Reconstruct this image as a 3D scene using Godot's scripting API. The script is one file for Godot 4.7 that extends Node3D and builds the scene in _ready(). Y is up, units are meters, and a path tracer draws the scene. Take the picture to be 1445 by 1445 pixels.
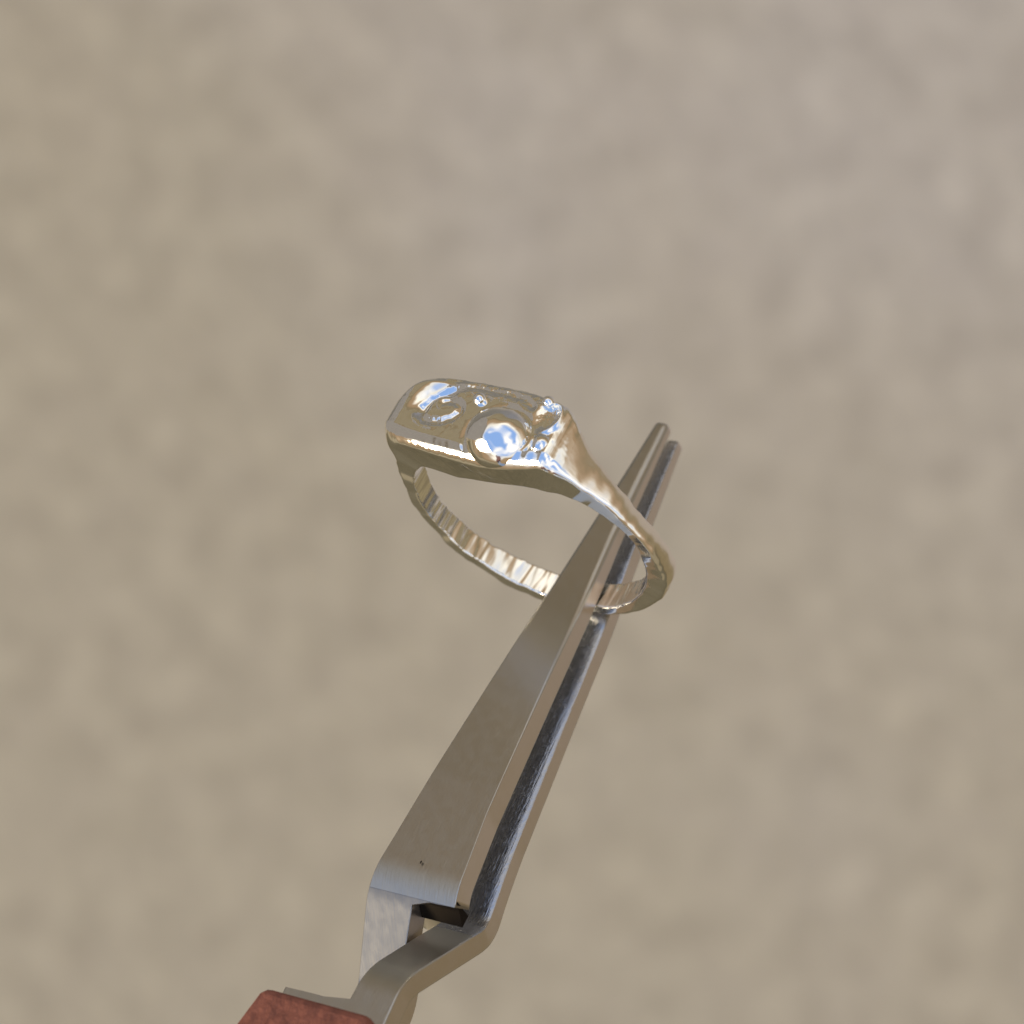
extends Node3D
# A cast silver ring gripped in cross-lock tweezers above bare sandy ground.
# Lengths in the builders are millimetres; MM turns them into metres.
const MM := 0.001

# ring frame: x along the signet face, y out through the face, z towards the near rim
var ring_basis: Basis
var ring_at: Vector3
var rng := RandomNumberGenerator.new()
var n_big := FastNoiseLite.new()
var n_fine := FastNoiseLite.new()
var n_rough := FastNoiseLite.new()


func _ready():
	rng.seed = 11
	# ---------------------------------------------------------------- camera
	var eye_h := 0.98
	var cam := Camera3D.new()
	cam.name = "camera"
	cam.near = 0.01
	cam.far = 2000.0
	var look := CameraAttributesPhysical.new()
	look.frustum_focal_length = 92.2
	look.frustum_near = 0.01
	look.frustum_far = 2000.0
	look.frustum_focus_distance = 0.247
	look.exposure_aperture = 25.0
	cam.attributes = look
	add_child(cam)
	cam.position = Vector3(0, eye_h, 0)
	cam.transform.basis = down_view(Vector3(-0.25, -0.17, 0.95))
	cam.fov = 14.83
	cam.current = true
	var view := cam.transform.basis

	# ---------------------------------------------------------------- sky, sun, exposure
	var sky_mat := PanoramaSkyMaterial.new()
	sky_mat.panorama = hazy_sky()
	var sky := Sky.new()
	sky.sky_material = sky_mat
	var env := Environment.new()
	env.background_mode = Environment.BG_SKY
	env.sky = sky
	env.tonemap_mode = Environment.TONE_MAPPER_LINEAR
	env.tonemap_exposure = 0.95
	env.sdfgi_enabled = true
	env.ssao_enabled = true
	env.ssil_enabled = true
	var we := WorldEnvironment.new()
	we.name = "world_environment"
	we.environment = env
	add_child(we)
	var sun := DirectionalLight3D.new()
	sun.name = "sun"
	sun.light_energy = 1.2
	sun.light_color = Color(1.0, 0.93, 0.80)
	sun.light_angular_distance = 26.0
	sun.shadow_enabled = true
	add_child(sun)
	var to_sun := view * Vector3(-0.895, -0.41, 0.17).normalized()
	sun.look_at_from_position(Vector3.ZERO, -to_sun, Vector3.UP)

	# ---------------------------------------------------------------- frames of the two things
	n_big.seed = 5; n_big.frequency = 0.42; n_big.fractal_octaves = 2
	n_fine.seed = 8; n_fine.frequency = 1.5; n_fine.fractal_octaves = 2
	n_rough.seed = 21; n_rough.frequency = 2.6; n_rough.fractal_octaves = 3
	var ax := Vector3(0.434, 0.797, -0.42).normalized()       # axis of the ring, away from the viewer
	var nn := (Vector3(-0.4107, 0.59, 0.6952) - ax * ax.dot(Vector3(-0.4107, 0.59, 0.6952))).normalized()
	var ll := ax.cross(nn)
	ring_basis = view * Basis(ll, nn, -ax)
	ring_at = cam.position + view * Vector3(0.00124, -0.00133, -0.25)
	var qq := Vector3(0.39, -0.5865, -0.7099)
	qq = (qq - ax * ax.dot(qq)).normalized()
	var tw_basis := view * Basis(qq.cross(ax), ax, -qq)       # x across the arms, y to the tips, z to the viewer

	ground()
	path()
	added_soil()
	added_wall()
	build_ring()
	build_tweezers(tw_basis)


# ==================================================================== helpers
func down_view(up: Vector3) -> Basis:
	# a camera's axes from the direction of the zenith as the camera has it
	up = up.normalized()
	var north := (Vector3.UP - up * up.y).normalized()
	var east := north.cross(up)
	return Basis(east, up, -north).transposed()


func commit(called: String, mesh: Mesh, mat: Material, parent: Node) -> MeshInstance3D:
	var o := MeshInstance3D.new()
	o.name = called
	o.mesh = mesh
	if mat:
		o.material_override = mat
	parent.add_child(o, true)
	return o


func tag(o: Node, label: String, category: String):
	o.set_meta("label", label)
	o.set_meta("category", category)


func table(rows: Array, x: float) -> float:
	# rows [x, y] with x rising; smoothed cubic (Catmull-Rom with limits) between them
	var n := rows.size()
	if x <= rows[0][0]:
		return rows[0][1]
	if x >= rows[n - 1][0]:
		return rows[n - 1][1]
	for i in n - 1:
		if x <= rows[i + 1][0]:
			var x0: float = rows[i][0]; var x1: float = rows[i + 1][0]
			var y0: float = rows[i][1]; var y1: float = rows[i + 1][1]
			var k: float = (x - x0) / (x1 - x0)
			var d := (y1 - y0) / (x1 - x0)
			var m0 := d; var m1 := d
			if i > 0:
				var dp: float = (y0 - rows[i - 1][1]) / (x0 - rows[i - 1][0])
				m0 = 0.0 if dp * d <= 0.0 else 2.0 * dp * d / (dp + d)
			if i < n - 2:
				var dn: float = (rows[i + 2][1] - y1) / (rows[i + 2][0] - x1)
				m1 = 0.0 if dn * d <= 0.0 else 2.0 * dn * d / (dn + d)
			var h := x1 - x0
			var k2 := k * k; var k3 := k2 * k
			return (2 * k3 - 3 * k2 + 1) * y0 + (k3 - 2 * k2 + k) * h * m0 + (3 * k2 - 2 * k3) * y1 + (k3 - k2) * h * m1
	return 0.0


func line(rows: Array, x: float) -> float:
	var n := rows.size()
	if x <= rows[0][0]:
		return rows[0][1]
	for i in n - 1:
		if x <= rows[i + 1][0]:
			return lerpf(rows[i][1], rows[i + 1][1], (x - rows[i][0]) / (rows[i + 1][0] - rows[i][0]))
	return rows[n - 1][1]


func smooth_normals(p: PackedVector3Array, idx: PackedInt32Array) -> PackedVector3Array:
	var nrm := PackedVector3Array()
	nrm.resize(p.size())
	for i in range(0, idx.size(), 3):
		var a := idx[i]; var b := idx[i + 1]; var c := idx[i + 2]
		var f := (p[c] - p[a]).cross(p[b] - p[a])
		nrm[a] += f; nrm[b] += f; nrm[c] += f
	for i in nrm.size():
		nrm[i] = nrm[i].normalized()
	return nrm


func surface(mesh: ArrayMesh, p: PackedVector3Array, nrm: PackedVector3Array, uv: PackedVector2Array, idx: PackedInt32Array, mat: Material):
	var a := []
	a.resize(Mesh.ARRAY_MAX)
	a[Mesh.ARRAY_VERTEX] = p
	a[Mesh.ARRAY_NORMAL] = nrm
	if uv.size():
		a[Mesh.ARRAY_TEX_UV] = uv
	a[Mesh.ARRAY_INDEX] = idx
	mesh.add_surface_from_arrays(Mesh.PRIMITIVE_TRIANGLES, a)
	if mat:
		mesh.surface_set_material(mesh.get_surface_count() - 1, mat)


func noise_tex(seed_: int, freq: float, oct: int, ramp: Array = [], side := 512, normal := 0.0) -> NoiseTexture2D:
	var f := FastNoiseLite.new()
	f.seed = seed_; f.frequency = freq; f.fractal_octaves = oct
	f.noise_type = FastNoiseLite.TYPE_SIMPLEX_SMOOTH
	var t := NoiseTexture2D.new()
	t.width = side; t.height = side; t.seamless = true; t.noise = f
	if ramp.size():
		var g := Gradient.new()
		g.offsets = PackedFloat32Array(ramp[0])
		g.colors = PackedColorArray(ramp[1])
		t.color_ramp = g
	if normal > 0.0:
		t.as_normal_map = true
		t.bump_strength = normal
	return t


func hazy_sky() -> ImageTexture:
	# the same all round: dusty air low down, pale then blue overhead, thin broken cloud
	var w := 1024; var h := 512
	var f := FastNoiseLite.new()
	f.seed = 4; f.frequency = 0.85; f.fractal_octaves = 2
	var low := Color(0.26, 0.205, 0.125); var dust := Color(0.40, 0.275, 0.165); var pale := Color(1.0, 0.96, 0.88); var blue := Color(0.30, 0.50, 0.96)
	var im := Image.create(w, h, false, Image.FORMAT_RGBF)
	for y in h:
		var lat := PI * (0.5 - (y + 0.5) / h)
		var up := sin(lat)
		var c := low.lerp(dust, smoothstep(0.02, 0.18, up)).lerp(pale, smoothstep(0.27, 0.42, up)).lerp(blue, smoothstep(0.38, 0.66, up))
		for x in w:
			var lon := TAU * (x + 0.5) / w
			var d := Vector3(cos(lat) * cos(lon), up * 1.6, cos(lat) * sin(lon))
			var v := f.get_noise_3dv(d * 1.2) * 0.5 + 0.5
			var k := 0.8 * smoothstep(0.36, 0.80, v) * smoothstep(0.15, 0.45, up)
			im.set_pixel(x, y, c.lerp(Color(1.6, 1.5, 1.32), k) if up > 0.0 else Color(0.30, 0.24, 0.16))
	return ImageTexture.create_from_image(im)


# ==================================================================== ground
func ground():
	# dry earth to the horizon
	var m := StandardMaterial3D.new()
	m.albedo_texture = noise_tex(61, 0.02, 4, [[0.2, 0.5, 0.8], [Color(0.435, 0.39, 0.29), Color(0.485, 0.44, 0.325), Color(0.535, 0.485, 0.36)]])
	m.uv1_triplanar = true
	m.uv1_world_triplanar = true
	m.uv1_scale = Vector3.ONE * 0.7
	m.roughness = 1.0
	var g := PlaneMesh.new()
	g.size = Vector2(1200, 1200)
	var o := commit("ground", g, m, self)
	o.set_meta("kind", "structure")
	o.set_meta("label", "dry earth round the pale path, reaching to the horizon")


func path():
	# pale sandy concrete below the ring; its mottling carries the colour
	var m := StandardMaterial3D.new()
	m.albedo_texture = noise_tex(33, 0.034, 5, [[0.15, 0.4, 0.5, 0.62, 0.85], [Color(0.594, 0.556, 0.531), Color(0.626, 0.591, 0.558), Color(0.642, 0.603, 0.581), Color(0.658, 0.621, 0.586), Color(0.688, 0.649, 0.621)]], 1024)
	m.roughness = 0.95
	m.metallic_specular = 0.25
	m.uv1_triplanar = true
	m.uv1_world_triplanar = true
	m.uv1_scale = Vector3.ONE * 2.2
	m.heightmap_enabled = true
	m.heightmap_scale = 0.05
	m.heightmap_texture = noise_tex(14, 0.06, 4, [], 1024)
	# tone drifts: yellower towards one side, greyer towards the other
	var tone := FastNoiseLite.new()
	tone.seed = 15; tone.frequency = 3.0; tone.fractal_octaves = 3
	var g := SurfaceTool.new()
	g.begin(Mesh.PRIMITIVE_TRIANGLES)
	var nx := 140; var nz := 72
	for j in nz + 1:
		for i in nx + 1:
			var p := Vector3(lerpf(-2.8, 2.8, float(i) / nx), 0, lerpf(-1.45, 1.22, float(j) / nz))
			var x := p.x + 0.9 + 0.11
			var e := clampf(0.5 + x / 0.32 + 0.9 * tone.get_noise_2d(p.x, p.z), 0.0, 1.0)
			g.set_color(Color(0.885, 0.88, 0.74).lerp(Color(0.975, 1.0, 0.985), e))
			g.set_uv(Vector2(p.x, p.z))
			g.set_normal(Vector3.UP)
			g.add_vertex(p)
	for j in nz:
		for i in nx:
			var a := j * (nx + 1) + i
			for k in [a, a + 1, a + nx + 2, a, a + nx + 2, a + nx + 1]:
				g.add_index(k)
	m.vertex_color_use_as_albedo = true
	var o := commit("path", g.commit(), m, self)
	o.position = Vector3(0.9, 0.004, -0.9)
	o.set_meta("kind", "structure")
	o.set_meta("label", "pale mottled sandy concrete far below the ring, out of focus")


func added_soil():
	# unseen dark earth added to darken what the near side of the ring mirrors
	var m := StandardMaterial3D.new()
	m.albedo_texture = noise_tex(52, 0.03, 4, [[0.2, 0.5, 0.8], [Color(0.27, 0.25, 0.17), Color(0.35, 0.32, 0.23), Color(0.42, 0.38, 0.28)]])
	m.uv1_triplanar = true
	m.uv1_world_triplanar = true
	m.uv1_scale = Vector3.ONE * 2.0
	m.roughness = 1.0
	var st := SurfaceTool.new()
	st.begin(Mesh.PRIMITIVE_TRIANGLES)
	var f := FastNoiseLite.new()
	f.seed = 2; f.frequency = 1.5
	var nx := 60; var nz := 16
	for j in nz + 1:
		for i in nx + 1:
			var x := lerpf(-3.0, 3.0, float(i) / nx)
			var z := lerpf(0.36 + 0.05 * f.get_noise_1d(x) + 0.5 * smoothstep(-0.4, 0.4, x), 2.6, pow(float(j) / nz, 1.5))
			var rim := smoothstep(0.0, 0.12, float(j) / nz)
			st.add_vertex(Vector3(x, -0.006 + rim * (0.02 + 0.012 * f.get_noise_2d(x * 6.0, z * 6.0)), z))
	for j in nz:
		for i in nx:
			var a := j * (nx + 1) + i
			for k in [a, a + 1, a + nx + 2, a, a + nx + 2, a + nx + 1]:
				st.add_index(k)
	st.generate_normals()
	var o := commit("added_soil", st.commit(), m, self)
	o.set_meta("kind", "structure")
	o.set_meta("label", "unseen dark earth added to darken the reflections in the near side of the ring")


func added_wall():
	# unseen wall added at the left to darken reflections in ring and tweezers
	var root := Node3D.new()
	root.name = "added_wall"
	add_child(root)
	root.position = Vector3(-1.62, 0, -0.82)
	tag(root, "pale wall added out of view to grey the reflections in the metal", "wall")
	var m := StandardMaterial3D.new()
	m.albedo_texture = noise_tex(71, 0.02, 5, [[0.2, 0.8], [Color(0.80, 0.785, 0.76), Color(0.87, 0.855, 0.83)]])
	m.uv1_triplanar = true
	m.uv1_world_triplanar = true
	m.uv1_scale = Vector3.ONE * 0.9
	m.roughness = 0.95
	var b := BoxMesh.new()
	b.size = Vector3(0.24, 1.56, 1.9)
	var body := commit("body", b, m, root)
	body.position.y = 0.77
	var c := BoxMesh.new()
	c.size = Vector3(0.32, 0.07, 1.96)
	var cope := commit("coping", c, m, root)
	cope.position.y = 1.587


# ==================================================================== ring
const R_IN := [[-180, 8.2], [-150, 8.15], [-110, 8.05], [-80, 8.05], [-40, 7.9], [-8, 8.05], [8, 8.2], [20, 7.95], [33, 7.6], [47, 7.1], [65.5, 5.85], [91.4, 5.2], [119.2, 5.95], [137, 8.2], [150, 8.4], [165, 8.3], [180, 8.2]]
const R_OUT := [[-180, 9.1], [-155, 9.15], [-115, 9.2], [-75, 8.95], [-50, 9.1], [-25, 9.4], [-10, 9.35], [10, 9.2], [30, 9.35], [40, 9.5], [50, 9.9], [57, 10.25], [58.6, 10.52]]
const R_END := [[130.3, 11.8], [132.5, 11.8], [135, 11.2], [138, 10.4], [142, 9.95], [150, 9.6], [165, 9.25], [180, 9.1]]
const A_FRONT := [[-180, 0.0], [30, 0.0], [45, -0.1], [58, -0.34], [66, -0.62], [80, -0.96], [88, -0.98], [95, -0.9], [103, -0.72], [112, -0.51], [119, -0.31], [123.7, -0.16], [126.3, -0.07], [129.4, 0.0], [132.5, 0.02], [136, 0.0], [142, 0.0], [150, 0.0], [180, 0.0]]
const A_BACK := [[-180, 1.6], [-150, 1.65], [-127, 1.8], [-90, 2.0], [-40, 2.0], [-10, 1.62], [10, 1.42], [25, 1.58], [37, 2.1], [46, 2.5], [52, 3.2], [58, 3.95], [66, 4.45], [80, 4.95], [95, 5.12], [115, 5.2], [121.4, 5.05], [124.6, 4.8], [127.1, 4.35], [128.7, 3.85], [129.8, 3.35], [131.5, 3.05], [136, 2.85], [142, 2.5], [150, 2.0], [165, 1.75], [180, 1.6]]
const TOP := 9.0
var spiral := [Vector2(3.1, 3.2), Vector2(2.64, 3.62), Vector2(1.8, 4.08), Vector2(0.7, 4.28), Vector2(-1.2, 4.5), Vector2(-2.4, 4.5), Vector2(-3.35, 4.3), Vector2(-4.3, 3.85), Vector2(-5.05, 3.25), Vector2(-5.42, 2.6), Vector2(-5.3, 2.0), Vector2(-4.75, 1.6), Vector2(-4.1, 1.5), Vector2(-3.4, 1.6), Vector2(-2.75, 1.98), Vector2(-2.4, 2.5), Vector2(-2.55, 2.95), Vector2(-3.05, 3.2), Vector2(-3.6, 3.22), Vector2(-3.9, 3.05)]


func seg(p: Vector2) -> Vector2:
	# distance to the spiral line and how far along it (0..1)
	var best := 1e9; var at := 0.0
	for i in spiral.size() - 1:
		var a: Vector2 = spiral[i]; var b: Vector2 = spiral[i + 1]
		var k := clampf((p - a).dot(b - a) / (b - a).length_squared(), 0, 1)
		var d := p.distance_to(a + (b - a) * k)
		if d < best:
			best = d; at = (i + k) / (spiral.size() - 1)
	return Vector2(best, at)


func face_relief(l: float, a: float) -> float:
	# height of the carved signet face over its plane
	var p := Vector2(l, a)
	var s := seg(p)
	var fade := smoothstep(0.0, 0.06, s.y) * (1.0 - 0.3 * smoothstep(0.9, 1.0, s.y))
	var wob := n_fine.get_noise_2d(l * 1.3, a * 1.3)
	var w := 0.22 + 0.04 * wob + 0.06 * n_big.get_noise_2d(l * 2.0, a * 2.0)
	var h := -(0.13 + 0.07 * n_big.get_noise_2d(l * 1.5 + 7.0, a * 1.5)) * fade * exp(-pow(s.x / (w * 1.15), 2.0))                 # the cut line
	h += 0.018 * fade * exp(-pow((s.x - 0.40) / 0.16, 2.0))           # metal pushed up beside it
	var o := p - Vector2(-3.9, 2.6)                                   # the lip outside the turn of the spiral slopes down to it
	var away := Vector2(o.x / 1.55, o.y / 1.5).length()
	var side := smoothstep(0.15, 0.75, o.normalized().dot(Vector2(-0.72, 0.69)))
	h += -0.34 * side * (1.0 - smoothstep(0.85, 1.75, away)) * smoothstep(0.45, 0.95, away)
	# ring-shaped hollow round the dome
	var dd := Vector2((l - 1.35) / 2.45, (a - 1.1) / 2.1).length()
	h += -0.05 * exp(-pow((dd - 1.0) / 0.10, 2.0)) * smoothstep(-0.6, 0.4, a) + 0.03 * exp(-pow((dd - 1.30) / 0.2, 2.0)) * smoothstep(1.2, 2.4, a)
	# pitted hollow at the right-hand end and the lip that ends it
	var c := Vector2((l - 4.15) / 0.85, (a - 3.0) / 1.0).length()
	var inside := exp(-pow(c, 4.0))
	h += inside * (-0.20 + 0.03 * n_fine.get_noise_2d(l * 0.7, a * 0.7) + 0.012 * n_rough.get_noise_2d(l * 2.0, a * 2.0))
	h += 0.22 * exp(-pow((c - 1.22) / 0.2, 2.0)) * smoothstep(3.9, 4.6, l)
	# chased texture between the line and the back rim
	h += 0.035 * n_rough.get_noise_2d(l * 0.5 + 9.0, a * 1.8) * smoothstep(3.4, 4.0, a) * smoothstep(-3.5, -1.5, l)
	h -= 0.10 * smoothstep(4.5, 4.9, a)
	h += 0.014 * n_big.get_noise_2d(l * 1.3, a * 1.5 + 30.0)             # never quite flat
	return h


func outer(deg: float) -> float:
	if deg < 58.6:
		return table(R_OUT, deg)
	if deg > 130.3:
		return table(R_END, deg)
	return TOP / sin(deg_to_rad(deg))


func build_ring():
	var silver := StandardMaterial3D.new()
	silver.metallic = 1.0
	silver.albedo_color = Color(0.975, 0.965, 0.94)
	silver.roughness = 0.07
	silver.roughness_texture = null
	var satin := silver.duplicate()
	satin.roughness = 0.23
	satin.albedo_color = Color(0.96, 0.925, 0.865)

	# angles: dense over the carved face
	var angs := PackedFloat32Array()
	var first_face := 0; var last_face := 0
	for i in 420:
		angs.append(-223.0 + 275.0 * i / 420.0)              # shank: -223 (=137) up to 52
	first_face = angs.size()
	for i in 620:
		angs.append(52.0 + 85.0 * i / 620.0)                 # face: 52 to 137
	var na := angs.size()
	var counts := [90, 12, 20, 8, 26, 8, 22, 14]               # outer, fillet, back, fillet, inner, fillet, front, fillet
	var nm := 0
	for c in counts:
		nm += c
	var pts := PackedVector3Array()
	pts.resize(na * nm)
	for i in na:
		var deg := angs[i]
		if deg < -180.0:
			deg += 360.0
		var th := deg_to_rad(deg)
		var on_face := smoothstep(56.0, 60.0, deg) * (1.0 - smoothstep(129.0, 131.0, deg))
		var bevel := smoothstep(44.0, 64.0, deg) * (1.0 - smoothstep(124.0, 146.0, deg))
		var ro := 0.0
		var spread := 1.8 * smoothstep(44.0, 54.0, deg) * (1.0 - smoothstep(62.0, 72.0, deg)) + 3.4 * smoothstep(119.0, 127.0, deg) * (1.0 - smoothstep(135.0, 143.0, deg))      # rounds the two ends of the face
		for e in 7:
			ro += outer(deg + spread * (e - 3) / 3.0) / 7.0
		var ri := table(R_IN, deg)
		var af := table(A_FRONT, deg); var ab := table(A_BACK, deg)
		var shank := 1.0 - smoothstep(50.0, 62.0, deg) * (1.0 - smoothstep(126.0, 140.0, deg))
		# hand-made unevenness of the rims and of the inside
		af += (0.05 + 0.06 * smoothstep(60.0, 100.0, absf(deg))) * shank * n_fine.get_noise_2d(deg * 0.035, 3.0) + 0.008 * n_fine.get_noise_2d(deg * 0.12, 8.0)
		ab += 0.08 * shank * n_fine.get_noise_2d(deg * 0.06, 13.0) + 0.03 * n_fine.get_noise_2d(deg * 0.2, 18.0)
		ro += (0.08 + 0.08 * smoothstep(60.0, 100.0, absf(deg))) * shank * n_fine.get_noise_2d(deg * 0.05, 23.0)
		var af_in := lerpf(0.0, af + 0.04, shank)
		var ab_in := lerpf(ab - 0.03, minf(ab, 4.2), on_face)
		var q := [Vector2(ro, af), Vector2(ro, ab), Vector2(ri, ab_in), Vector2(ri, af_in)]
		var hr := (ro - ri) * 0.5
		var rad := [minf(lerpf(0.30, 0.86, bevel), hr * 0.95), minf(lerpf(0.42, 0.5, on_face), hr * 0.95), minf(0.16, hr * 0.4), minf(0.13, hr * 0.4)]
		rad[0] = minf(rad[0] + 0.4 * exp(-pow((deg - 132.0) / 5.5, 2.0)), hr * 0.95)
		var bulge := 0.14 * shank
		# the section as fillets and straight runs
		var k0 := i * nm
		var corner := []
		for c in 4:
			var v: Vector2 = q[c]
			var d0: Vector2 = (q[(c + 3) % 4] - v).normalized()
			var d1: Vector2 = (q[(c + 1) % 4] - v).normalized()
			var half := acos(clampf(d0.dot(d1), -0.999, 0.999)) * 0.5
			var cut: float = rad[c] / tan(half)
			cut = minf(cut, 0.45 * minf(v.distance_to(q[(c + 3) % 4]), v.distance_to(q[(c + 1) % 4])))
			corner.append([v + d0 * cut, v, v + d1 * cut])
		var k := k0
		# runs: outer 0->1, back 1->2, inner 2->3, front 3->0, each followed by the fillet of its end
		for c in 4:
			var from: Vector2 = corner[c][2]
			var to: Vector2 = corner[(c + 1) % 4][0]
			var cnt: int = counts[c * 2]
			for j in cnt:
				var u := float(j) / cnt
				pts[k] = Vector3(lerpf(from.x, to.x, u), lerpf(from.y, to.y, u), 0)
				k += 1
			var f: Array = corner[(c + 1) % 4]
			var cf: int = counts[c * 2 + 1]
			for j in cf:
				var u := float(j) / cf
				var b: Vector2 = f[0] * (1 - u) * (1 - u) + f[1] * 2 * u * (1 - u) + f[2] * u * u
				if c == 3:
					b = b.lerp((f[0] as Vector2).lerp(f[2], u), 0.6 * bevel)      # a filed bevel along the near rim
				pts[k] = Vector3(b.x, b.y, 0)
				k += 1
		for j in nm:
			var s := pts[k0 + j]
			var rho := s.x; var a := s.y
			var mid := clampf((rho - ri) / (ro - ri), 0, 1)
			var across := clampf((a - af) / maxf(ab - af, 0.1), 0, 1)
			rho += bulge * smoothstep(0.3, 1.0, mid) * (4.0 * across * (1.0 - across) - 0.5)
			# hammer ripples that run across the inside of the band
			if j > 122 and j < 166:
				rho += (0.09 * n_fine.get_noise_2d(deg * 0.10, 51.0 + a * 0.12) + 0.022 * n_fine.get_noise_2d(deg * 0.24, 71.0 + a * 0.2)) * shank * (1.0 - 0.75 * smoothstep(-75.0, -40.0, deg))
			var p := Vector3(rho * cos(th), rho * sin(th), -a)
			var amp := lerpf(0.02, 0.032, shank)
			var bump := amp * n_big.get_noise_3dv(p) + 0.006 * n_fine.get_noise_3dv(p)
			p += Vector3(cos(th), sin(th), 0) * bump * smoothstep(0.35, 0.8, mid)
			p.z += 0.05 * n_big.get_noise_3d(p.x * 0.6 + 31.0, p.y * 0.6, p.z * 0.6) * (1.0 - absf(across - 0.5))
			if deg > 55.0 and deg < 132.5 and mid > 0.7:
				var edge := smoothstep(0.0, 0.10, across) * (1.0 - smoothstep(0.93, 1.0, across))
				var ends := smoothstep(55.0, 59.5, deg) * (1.0 - smoothstep(127.0, 130.5, deg))
				p.y += face_relief(p.x, a) * edge * ends * smoothstep(0.8, 0.95, mid)
			pts[k0 + j] = p * MM
	# triangles, all round; then the two parts share the normals of the whole
	var idx := PackedInt32Array()
	var split := 0
	for i in na:
		if i == first_face:
			split = idx.size()
		var i2 := (i + 1) % na
		for j in nm:
			var j2 := (j + 1) % nm
			var a := i * nm + j; var b := i2 * nm + j; var c := i2 * nm + j2; var d := i * nm + j2
			idx.append_array(PackedInt32Array([a, b, c, a, c, d]))
	var nrm := smooth_normals(pts, idx)
	# the outside of the shank kept its brushed finish
	var brushed := PackedInt32Array(); var bright := PackedInt32Array()
	for k in range(0, split, 3):
		var j := idx[k] % nm
		if j < 100 or j > 196:
			brushed.append_array(idx.slice(k, k + 3))
		else:
			bright.append_array(idx.slice(k, k + 3))
	var root := Node3D.new()
	root.name = "ring"
	add_child(root)
	root.transform = Transform3D(ring_basis, ring_at)
	tag(root, "polished silver signet ring with carved spiral face and domed bead, held by the tweezers", "ring")
	for part in [["shank", [[brushed, satin], [bright, silver]]], ["signet_face", [[idx.slice(split), silver]]]]:
		var mesh := ArrayMesh.new()
		for piece in part[1]:
			var used := {}
			var p2 := PackedVector3Array(); var n2 := PackedVector3Array(); var i2 := PackedInt32Array()
			for v in piece[0]:
				if not used.has(v):
					used[v] = p2.size()
					p2.append(pts[v]); n2.append(nrm[v])
				i2.append(used[v])
			surface(mesh, p2, n2, PackedVector2Array(), i2, piece[1])
		commit(part[0], mesh, null, root)
	blob("dome", Vector3(1.3, 8.5, -1.25), Vector3(2.42, 2.0, 1.98), 0.025, silver, root)
	blob("bead", Vector3(-1.35, 9.0, -3.6), Vector3(0.46, 0.5, 0.44), 0.03, silver, root)
	blob("bead", Vector3(3.75, 9.0, -4.05), Vector3(0.45, 0.52, 0.42), 0.03, silver, root)
	blob("bead", Vector3(4.55, 8.75, -1.15), Vector3(0.72, 0.6, 0.75), 0.05, silver, root)


func blob(called: String, at: Vector3, r: Vector3, wob: float, mat: Material, parent: Node):
	var nu := 96; var nv := 48
	var p := PackedVector3Array(); var idx := PackedInt32Array()
	for i in nv + 1:
		var lat := PI * (float(i) / nv - 0.5)
		for j in nu:
			var lon := TAU * j / nu
			var d := Vector3(cos(lat) * cos(lon), sin(lat), cos(lat) * sin(lon))
			var k := 1.0 + wob * n_big.get_noise_3dv((d * r + at) * 1.4)
			k += wob * 0.5 * n_fine.get_noise_3dv((d * r + at) * 0.7) * smoothstep(0.2, 0.9, d.z)
			p.append(d * r * k * MM)
	for i in nv:
		for j in nu:
			var j2 := (j + 1) % nu
			var a := i * nu + j; var b := i * nu + j2; var c := (i + 1) * nu + j2; var e := (i + 1) * nu + j
			idx.append_array(PackedInt32Array([a, b, c, a, c, e]))
	var nrm := smooth_normals(p, idx)
	for i in nrm.size():
		if nrm[i].dot(p[i]) < 0:
			nrm[i] = (p[i] / (r * r)).normalized()
	var mesh := ArrayMesh.new()
	surface(mesh, p, nrm, PackedVector2Array(), idx, null)
	var o := commit(called, mesh, mat, parent)
	o.position = at * MM


# ==================================================================== tweezers
func rounded(rows: Array, t: float, reach: float) -> float:
	var s := 0.0
	for i in 9:
		s += line(rows, t + reach * (i - 4) / 4.0)
	return s / 9.0


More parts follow.
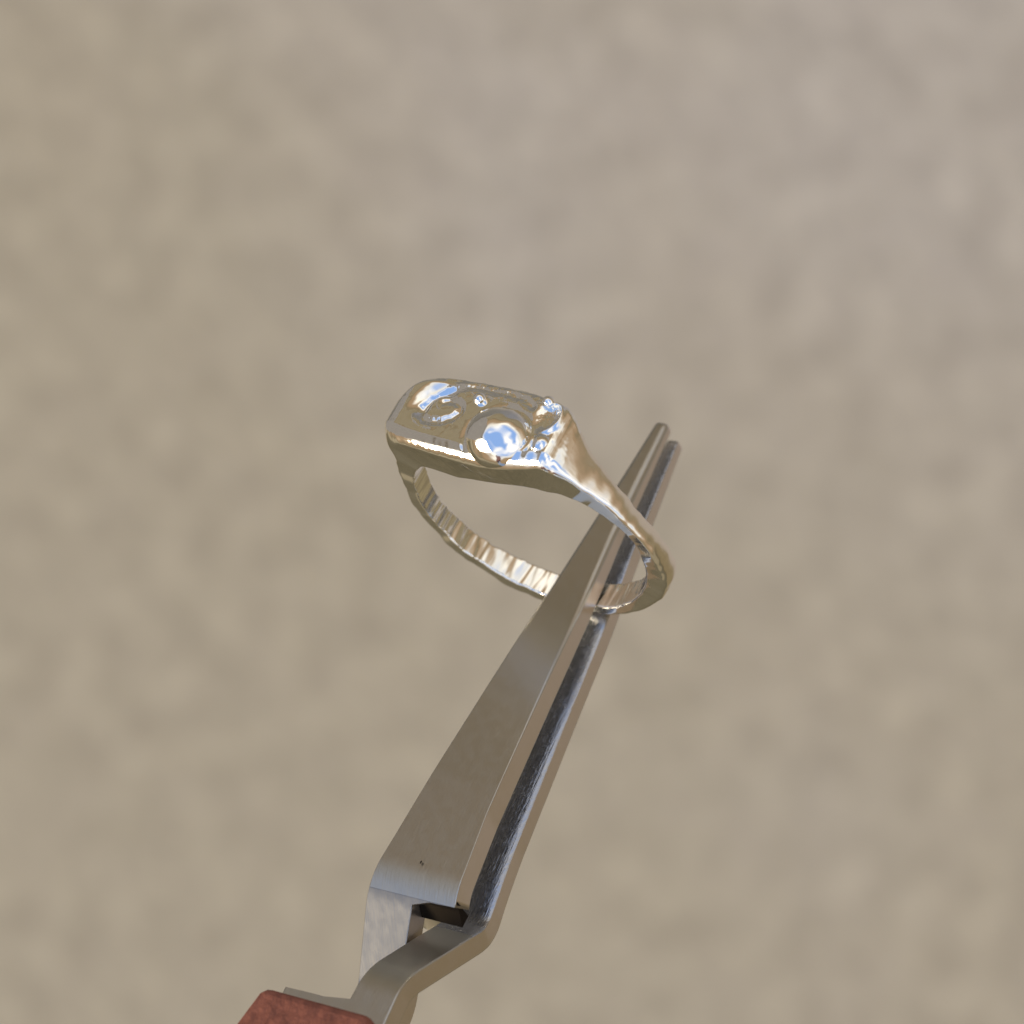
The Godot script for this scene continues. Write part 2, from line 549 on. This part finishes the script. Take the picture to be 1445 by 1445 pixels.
func arm(called: String, mid: Array, thick: Array, left: Array, right: Array, jumps: Array, cham: Array, face_mat: Material, inner_mat: Material, inner_low: bool, bend_mat: Material, bend_at: float, edge_mat: Material, parent: Node) -> MeshInstance3D:
	# stations along the arm; a jump gives a second station at the same place, with the other width
	var st := []
	var t := 13.9
	for e in [13.9, 13.88, 13.84, 13.77, 13.65, 13.4]:
		st.append([e, 0])
	t = 13.0
	while t > -110.0:
		st.append([t, 0])
		for jp in jumps:
			if t > jp and t - 0.35 <= jp:
				st.append([jp + 0.001, 0]); st.append([jp - 0.001, 0])
		t -= 0.35 if t > -40.0 else 3.0
	st.sort_custom(func(a, b): return a[0] > b[0])
	# section corners: 4 faces with three-step chamfers between
	var rows := []
	for s in st:
		var y: float = s[0]
		var q := rounded(mid, y, 0.9)
		var dq := (rounded(mid, y + 0.05, 0.9) - rounded(mid, y - 0.05, 0.9)) / 0.1
		var nrm := Vector2(1, -dq).normalized()               # (q, t)
		var th := line(thick, y) * 0.5
		var wl := line(left, y); var wr := line(right, y)
		var tip := clampf((13.9 - y) / 0.25, 0.0, 1.0)
		var sh := lerpf(0.74, 1.0, sqrt(tip * (2.0 - tip)))
		var wc := (wl + wr) * 0.5
		wl = wc + (wl - wc) * sh; wr = wc + (wr - wc) * sh; th *= sh
		var c := minf(line(cham, y) * sh, th * 0.8)
		var loop := []
		# order: outer-left .. going round; local x = w, n = along the thickness (-th is towards the viewer)
		for corner in [[wl, -th, 1, 1], [wr, -th, -1, 1], [wr, th, -1, -1], [wl, th, 1, -1]]:
			var cc: float = c if corner[1] < 0 else minf(c, 0.10)
			var x: float = corner[0]; var n: float = corner[1]
			var e0 := Vector2(x, n + cc * corner[3]); var e1 := Vector2(x + cc * corner[2], n)
			if inner_low and corner[0] == wr and corner[1] < 0:
				# the inside of the rear arm is ground away towards its open edge
				var wide := lerpf(0.1, minf(1.5, (wr - wl) * 0.5), smoothstep(-26.0, -20.0, y) * (1.0 - smoothstep(1.0, 6.0, y)))
				e0 = Vector2(x, n + lerpf(0.1, 0.2 * wide, smoothstep(-26.0, -20.0, y) * (1.0 - smoothstep(1.0, 6.0, y)))); e1 = Vector2(x - wide, n)
			if corner[2] * corner[3] < 0:
				var sw := e0; e0 = e1; e1 = sw
			for u in [0.0, 0.33, 0.67, 1.0]:
				loop.append(e0 * (1 - u) * (1 - u) + Vector2(x, n) * 2 * u * (1 - u) + e1 * u * u)
		var line3 := []
		for v in loop:
			line3.append(Vector3(v.x, y + nrm.y * v.y, -(q + nrm.x * v.y)))
		rows.append(line3)
	var mesh := ArrayMesh.new()
	var nloop := 16
	var cuts := [0]
	for i in range(1, st.size()):
		if absf(st[i][0] - st[i - 1][0]) < 0.01:
			cuts.append(i - 1); cuts.append(i)
	cuts.append(st.size() - 1)
	# strips: the four faces are flat runs, each chamfer a rounded one
	var strips := []
	for f in 4:
		strips.append([f * 4, f * 4 + 1, f * 4 + 2, f * 4 + 3])
		strips.append([f * 4 + 3, (f * 4 + 4) % nloop])
	var bent_p := PackedVector3Array(); var bent_n := PackedVector3Array(); var bent_uv := PackedVector2Array(); var bent_i := PackedInt32Array()
	for pass_ in 3:
		var P := PackedVector3Array(); var N := PackedVector3Array(); var UV := PackedVector2Array(); var I := PackedInt32Array()
		for si in strips.size():
			# strips 1 and 5 are the broad faces; pick the inner one
			var is_inner := (si == 1 or si == 2) if inner_low else (si == 5)
			var finish := 1 if is_inner else 2 if si == 3 else 0
			if finish != pass_:
				continue
			var strip: Array = strips[si]
			for ci in range(0, cuts.size() - 1):
				var i0: int = cuts[ci]; var i1: int = cuts[ci + 1]
				if i0 == i1:
					continue
				var p := PackedVector3Array(); var uv := PackedVector2Array(); var idx := PackedInt32Array()
				var m := strip.size()
				for i in range(i0, i1 + 1):
					for k in m:
						var v: Vector3 = rows[i][strip[k]]
						p.append(v * MM)
						uv.append(Vector2(v.y * 0.05, (v.x + v.z * 0.6) * 0.05))
				for i in i1 - i0:
					for k in m - 1:
						var a := i * m + k; var b := a + 1; var c := a + m + 1; var d := a + m
						idx.append_array(PackedInt32Array([a, b, c, a, c, d]))
				var nn := smooth_normals(p, idx)
				var base := P.size()
				P.append_array(p); N.append_array(nn); UV.append_array(uv)
				if si < 1 or si > 2:
					for x in idx:
						I.append(x + base)
					continue
				# the bend below the jaws takes a steel of its own
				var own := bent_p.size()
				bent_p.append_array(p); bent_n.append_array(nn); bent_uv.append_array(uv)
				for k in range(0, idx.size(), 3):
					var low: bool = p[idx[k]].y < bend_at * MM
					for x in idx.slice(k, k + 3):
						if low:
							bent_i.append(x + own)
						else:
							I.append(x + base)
		if pass_ == 0:
			# caps at both ends
			for e in [0, st.size() - 1]:
				var base := P.size()
				var ctr := Vector3.ZERO
				for v in rows[e]:
					ctr += v / 16.0
				var nrm3 := Vector3(0, 1 if e == 0 else -1, 0)
				P.append(ctr * MM); N.append(nrm3); UV.append(Vector2.ZERO)
				for v in rows[e]:
					P.append(v * MM); N.append(nrm3); UV.append(Vector2(v.x, v.z) * 0.05)
				for k in 16:
					var a := base + 1 + k; var b := base + 1 + (k + 1) % 16
					I.append_array(PackedInt32Array([base, b, a] if e == 0 else [base, a, b]))
		surface(mesh, P, N, UV, I, [face_mat, inner_mat, edge_mat][pass_])
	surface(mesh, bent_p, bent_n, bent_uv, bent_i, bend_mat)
	return commit(called, mesh, null, parent)


func streaks(seed_: int) -> ImageTexture:
	# grinding marks along u
	var w := 1024; var h := 1024
	var f := FastNoiseLite.new(); f.seed = seed_; f.frequency = 1.0; f.fractal_octaves = 3
	var im := Image.create(w, h, false, Image.FORMAT_L8)
	for y in h:
		for x in w:
			var v := f.get_noise_2d(x * 0.002 + y * 0.0015, y * 0.035) * 0.55 + f.get_noise_2d(x * 0.006 - y * 0.006, y * 0.09) * 0.45
			im.set_pixel(x, y, Color(0.5 + 0.6 * v, 0, 0))
	return ImageTexture.create_from_image(im)


func steel(rough: float, relief: float, tex: Texture2D, col := Color(0.735, 0.725, 0.695)) -> StandardMaterial3D:
	var m := StandardMaterial3D.new()
	m.metallic = 1.0
	m.albedo_color = col
	m.roughness = rough * 1.25
	m.roughness_texture = noise_tex(91, 0.012, 5, [[0.3, 0.7], [Color(0.90, 0.90, 0.90), Color(1, 1, 1)]])
	m.roughness_texture_channel = BaseMaterial3D.TEXTURE_CHANNEL_RED
	if relief > 0.0:
		m.heightmap_enabled = true
		m.heightmap_texture = tex
		m.heightmap_scale = relief
		m.uv1_scale = Vector3(3, 3, 1)
	return m


func build_tweezers(b: Basis):
	var root := Node3D.new()
	root.name = "cross_lock_tweezers"
	add_child(root)
	root.transform = Transform3D(b, ring_at)
	tag(root, "grey steel cross-lock tweezers with red fibre grips, pinching the bottom of the ring", "tweezers")
	var st := streaks(6)
	var brushed := steel(0.25, 0.0007, st)
	var edge := steel(0.28, 0.0008, st, Color(0.86, 0.815, 0.775))  # lighter warm copy of the steel, reflected ground light put into its colour
	var ground_steel := steel(0.22, 0.0032, st, Color(0.70, 0.705, 0.72))
	var wl := [[-100.0, -4.6], [-31.75, -4.5], [-31.74, -2.9], [-28, -3.0], [-23.7, -3.35], [-20, -3.05], [-3, -1.85], [5.5, -1.12], [13.9, -0.36]]
	var wr_near := [[-100.0, 4.6], [-33.75, 4.4], [-33.74, 0.9], [-28, 0.6], [-25.5, 0.2], [-23.11, 0.2], [-23.1, 3.4], [-17, 2.62], [-7, 1.86], [4.8, 0.98], [13.9, 0.62]]
	var mid_near := [[-100.0, 9.2], [-75, 10.9], [-28.9, 11.2], [-22.5, 7.1], [-15, 7.05], [0, 7.2], [14, 6.85]]
	var wl_far := [[-100.0, -4.6], [-31.75, -4.5], [-31.74, 0.35], [-22.9, 0.45], [-22.89, -2.7], [-3, -1.5], [13.9, -0.25]]
	var wr_far := [[-100.0, 4.6], [-42, 4.2], [-30, 3.4], [-23, 3.5], [-17, 2.8], [-7, 2.0], [4.8, 1.15], [13.9, 0.65]]
	var mid_far := [[-100.0, 7.6], [-75, 6.5], [-29.5, 6.4], [-22.7, 11.35], [-20, 11.0], [0, 10.05], [14, 8.75]]
	var th_near := [[-40.0, 1.5], [-24, 1.6], [-15, 1.75], [-2, 1.6], [13.9, 0.8]]
	var th_far := [[-40.0, 1.5], [-2, 1.5], [13.9, 0.8]]
	arm("arm", mid_near, th_near, wl, wr_near, [-23.105, -31.745, -33.745], [[-16.0, 0.05], [-8, 0.1], [0, 0.28], [8, 0.4], [13.9, 0.42]], brushed, ground_steel, false, steel(0.27, 0.0005, st, Color(0.57, 0.56, 0.545)), -23.08, edge, root)  # front bend: darker steel copy, a dark reflection put into its colour
	arm("arm", mid_far, th_far, wl_far, wr_far, [-22.895, -31.745], [[-24.0, 0.08], [0, 0.1], [13.9, 0.25]], brushed, ground_steel, true, steel(0.30, 0.0010, st), -23.6, edge, root)
	# fibre grips riveted outside the two handles
	var red := StandardMaterial3D.new()
	red.albedo_texture = noise_tex(41, 0.02, 5, [[0.1, 0.5, 0.9], [Color(0.45, 0.255, 0.19), Color(0.515, 0.295, 0.22), Color(0.57, 0.335, 0.25)]])
	red.uv1_triplanar = true
	red.uv1_scale = Vector3(70, 55, 70)
	red.roughness = 0.75
	red.heightmap_enabled = true
	red.heightmap_scale = 0.006
	red.heightmap_texture = noise_tex(42, 0.05, 4)
	grip(-3.7, -5.68, red, root)
	grip(-13.8, -11.8, red, root)
	# heel of the front jaw: unpolished notch wall, crevice shade put into its colour
	var shaded_dull := steel(0.5, 0.004, st, Color(0.16, 0.14, 0.12))
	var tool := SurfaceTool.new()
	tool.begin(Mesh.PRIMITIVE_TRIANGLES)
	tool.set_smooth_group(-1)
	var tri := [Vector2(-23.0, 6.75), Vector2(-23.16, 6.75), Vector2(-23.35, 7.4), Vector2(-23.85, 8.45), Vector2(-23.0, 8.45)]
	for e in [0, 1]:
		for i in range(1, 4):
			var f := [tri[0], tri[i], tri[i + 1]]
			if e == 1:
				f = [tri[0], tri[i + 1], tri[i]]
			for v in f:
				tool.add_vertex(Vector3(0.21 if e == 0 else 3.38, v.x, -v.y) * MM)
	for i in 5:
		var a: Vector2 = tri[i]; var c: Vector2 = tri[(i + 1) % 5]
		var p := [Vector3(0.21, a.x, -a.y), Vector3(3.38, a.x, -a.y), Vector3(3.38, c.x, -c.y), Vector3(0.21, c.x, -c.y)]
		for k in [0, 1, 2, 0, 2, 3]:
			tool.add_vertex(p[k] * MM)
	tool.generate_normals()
	commit("heel", tool.commit(), shaded_dull, root)
	# a small nick in the front arm
	var nick := StandardMaterial3D.new()
	nick.albedo_color = Color(0.16, 0.13, 0.08)
	nick.roughness = 0.8
	var dot := SphereMesh.new()
	dot.radius = 0.095 * MM; dot.height = 0.19 * MM; dot.radial_segments = 10; dot.rings = 6
	var nk := commit("nick", dot, nick, root)
	nk.position = Vector3(-0.12, -21.25, -6.14) * MM
	nk.scale = Vector3(0.7, 1.3, 0.3)


func grip(z0: float, z1: float, mat: Material, parent: Node):
	var outline := [Vector2(-4.55, -33.15), Vector2(-4.25, -32.9), Vector2(-3.9, -32.85), Vector2(3.2, -32.85), Vector2(3.6, -32.95), Vector2(3.95, -33.3), Vector2(4.9, -35.5), Vector2(5.2, -45), Vector2(5.0, -70), Vector2(-5.0, -70), Vector2(-5.2, -45), Vector2(-5.0, -35.5)]
	var c := Vector2(0, -52)
	var s := signf(z0 - z1)
	var rings := []
	for e in [[0.0, z1], [0.0, z0 - 0.45 * s], [0.06, z0 - 0.22 * s], [0.2, z0 - 0.06 * s], [0.42, z0]]:
		var r := []
		for v in outline:
			var d: Vector2 = v - (v - c).normalized() * e[0] * 1.3
			r.append(Vector3(d.x, d.y, e[1]))
		rings.append(r)
	var tool := SurfaceTool.new()
	tool.begin(Mesh.PRIMITIVE_TRIANGLES)
	var n := outline.size()
	var put := func(a, bb, cc):
		for v in ([a, cc, bb] if s > 0 else [a, bb, cc]):
			tool.add_vertex(v * MM)
	for k in rings.size() - 1:
		tool.set_smooth_group(-1)
		for i in n:
			var i2 := (i + 1) % n
			put.call(rings[k][i], rings[k + 1][i], rings[k + 1][i2])
			put.call(rings[k][i], rings[k + 1][i2], rings[k][i2])
	for i in range(1, n - 1):
		put.call(rings[4][0], rings[4][i + 1], rings[4][i])
		put.call(rings[0][0], rings[0][i], rings[0][i + 1])
	tool.generate_normals()
	commit("grip", tool.commit(), mat, parent)
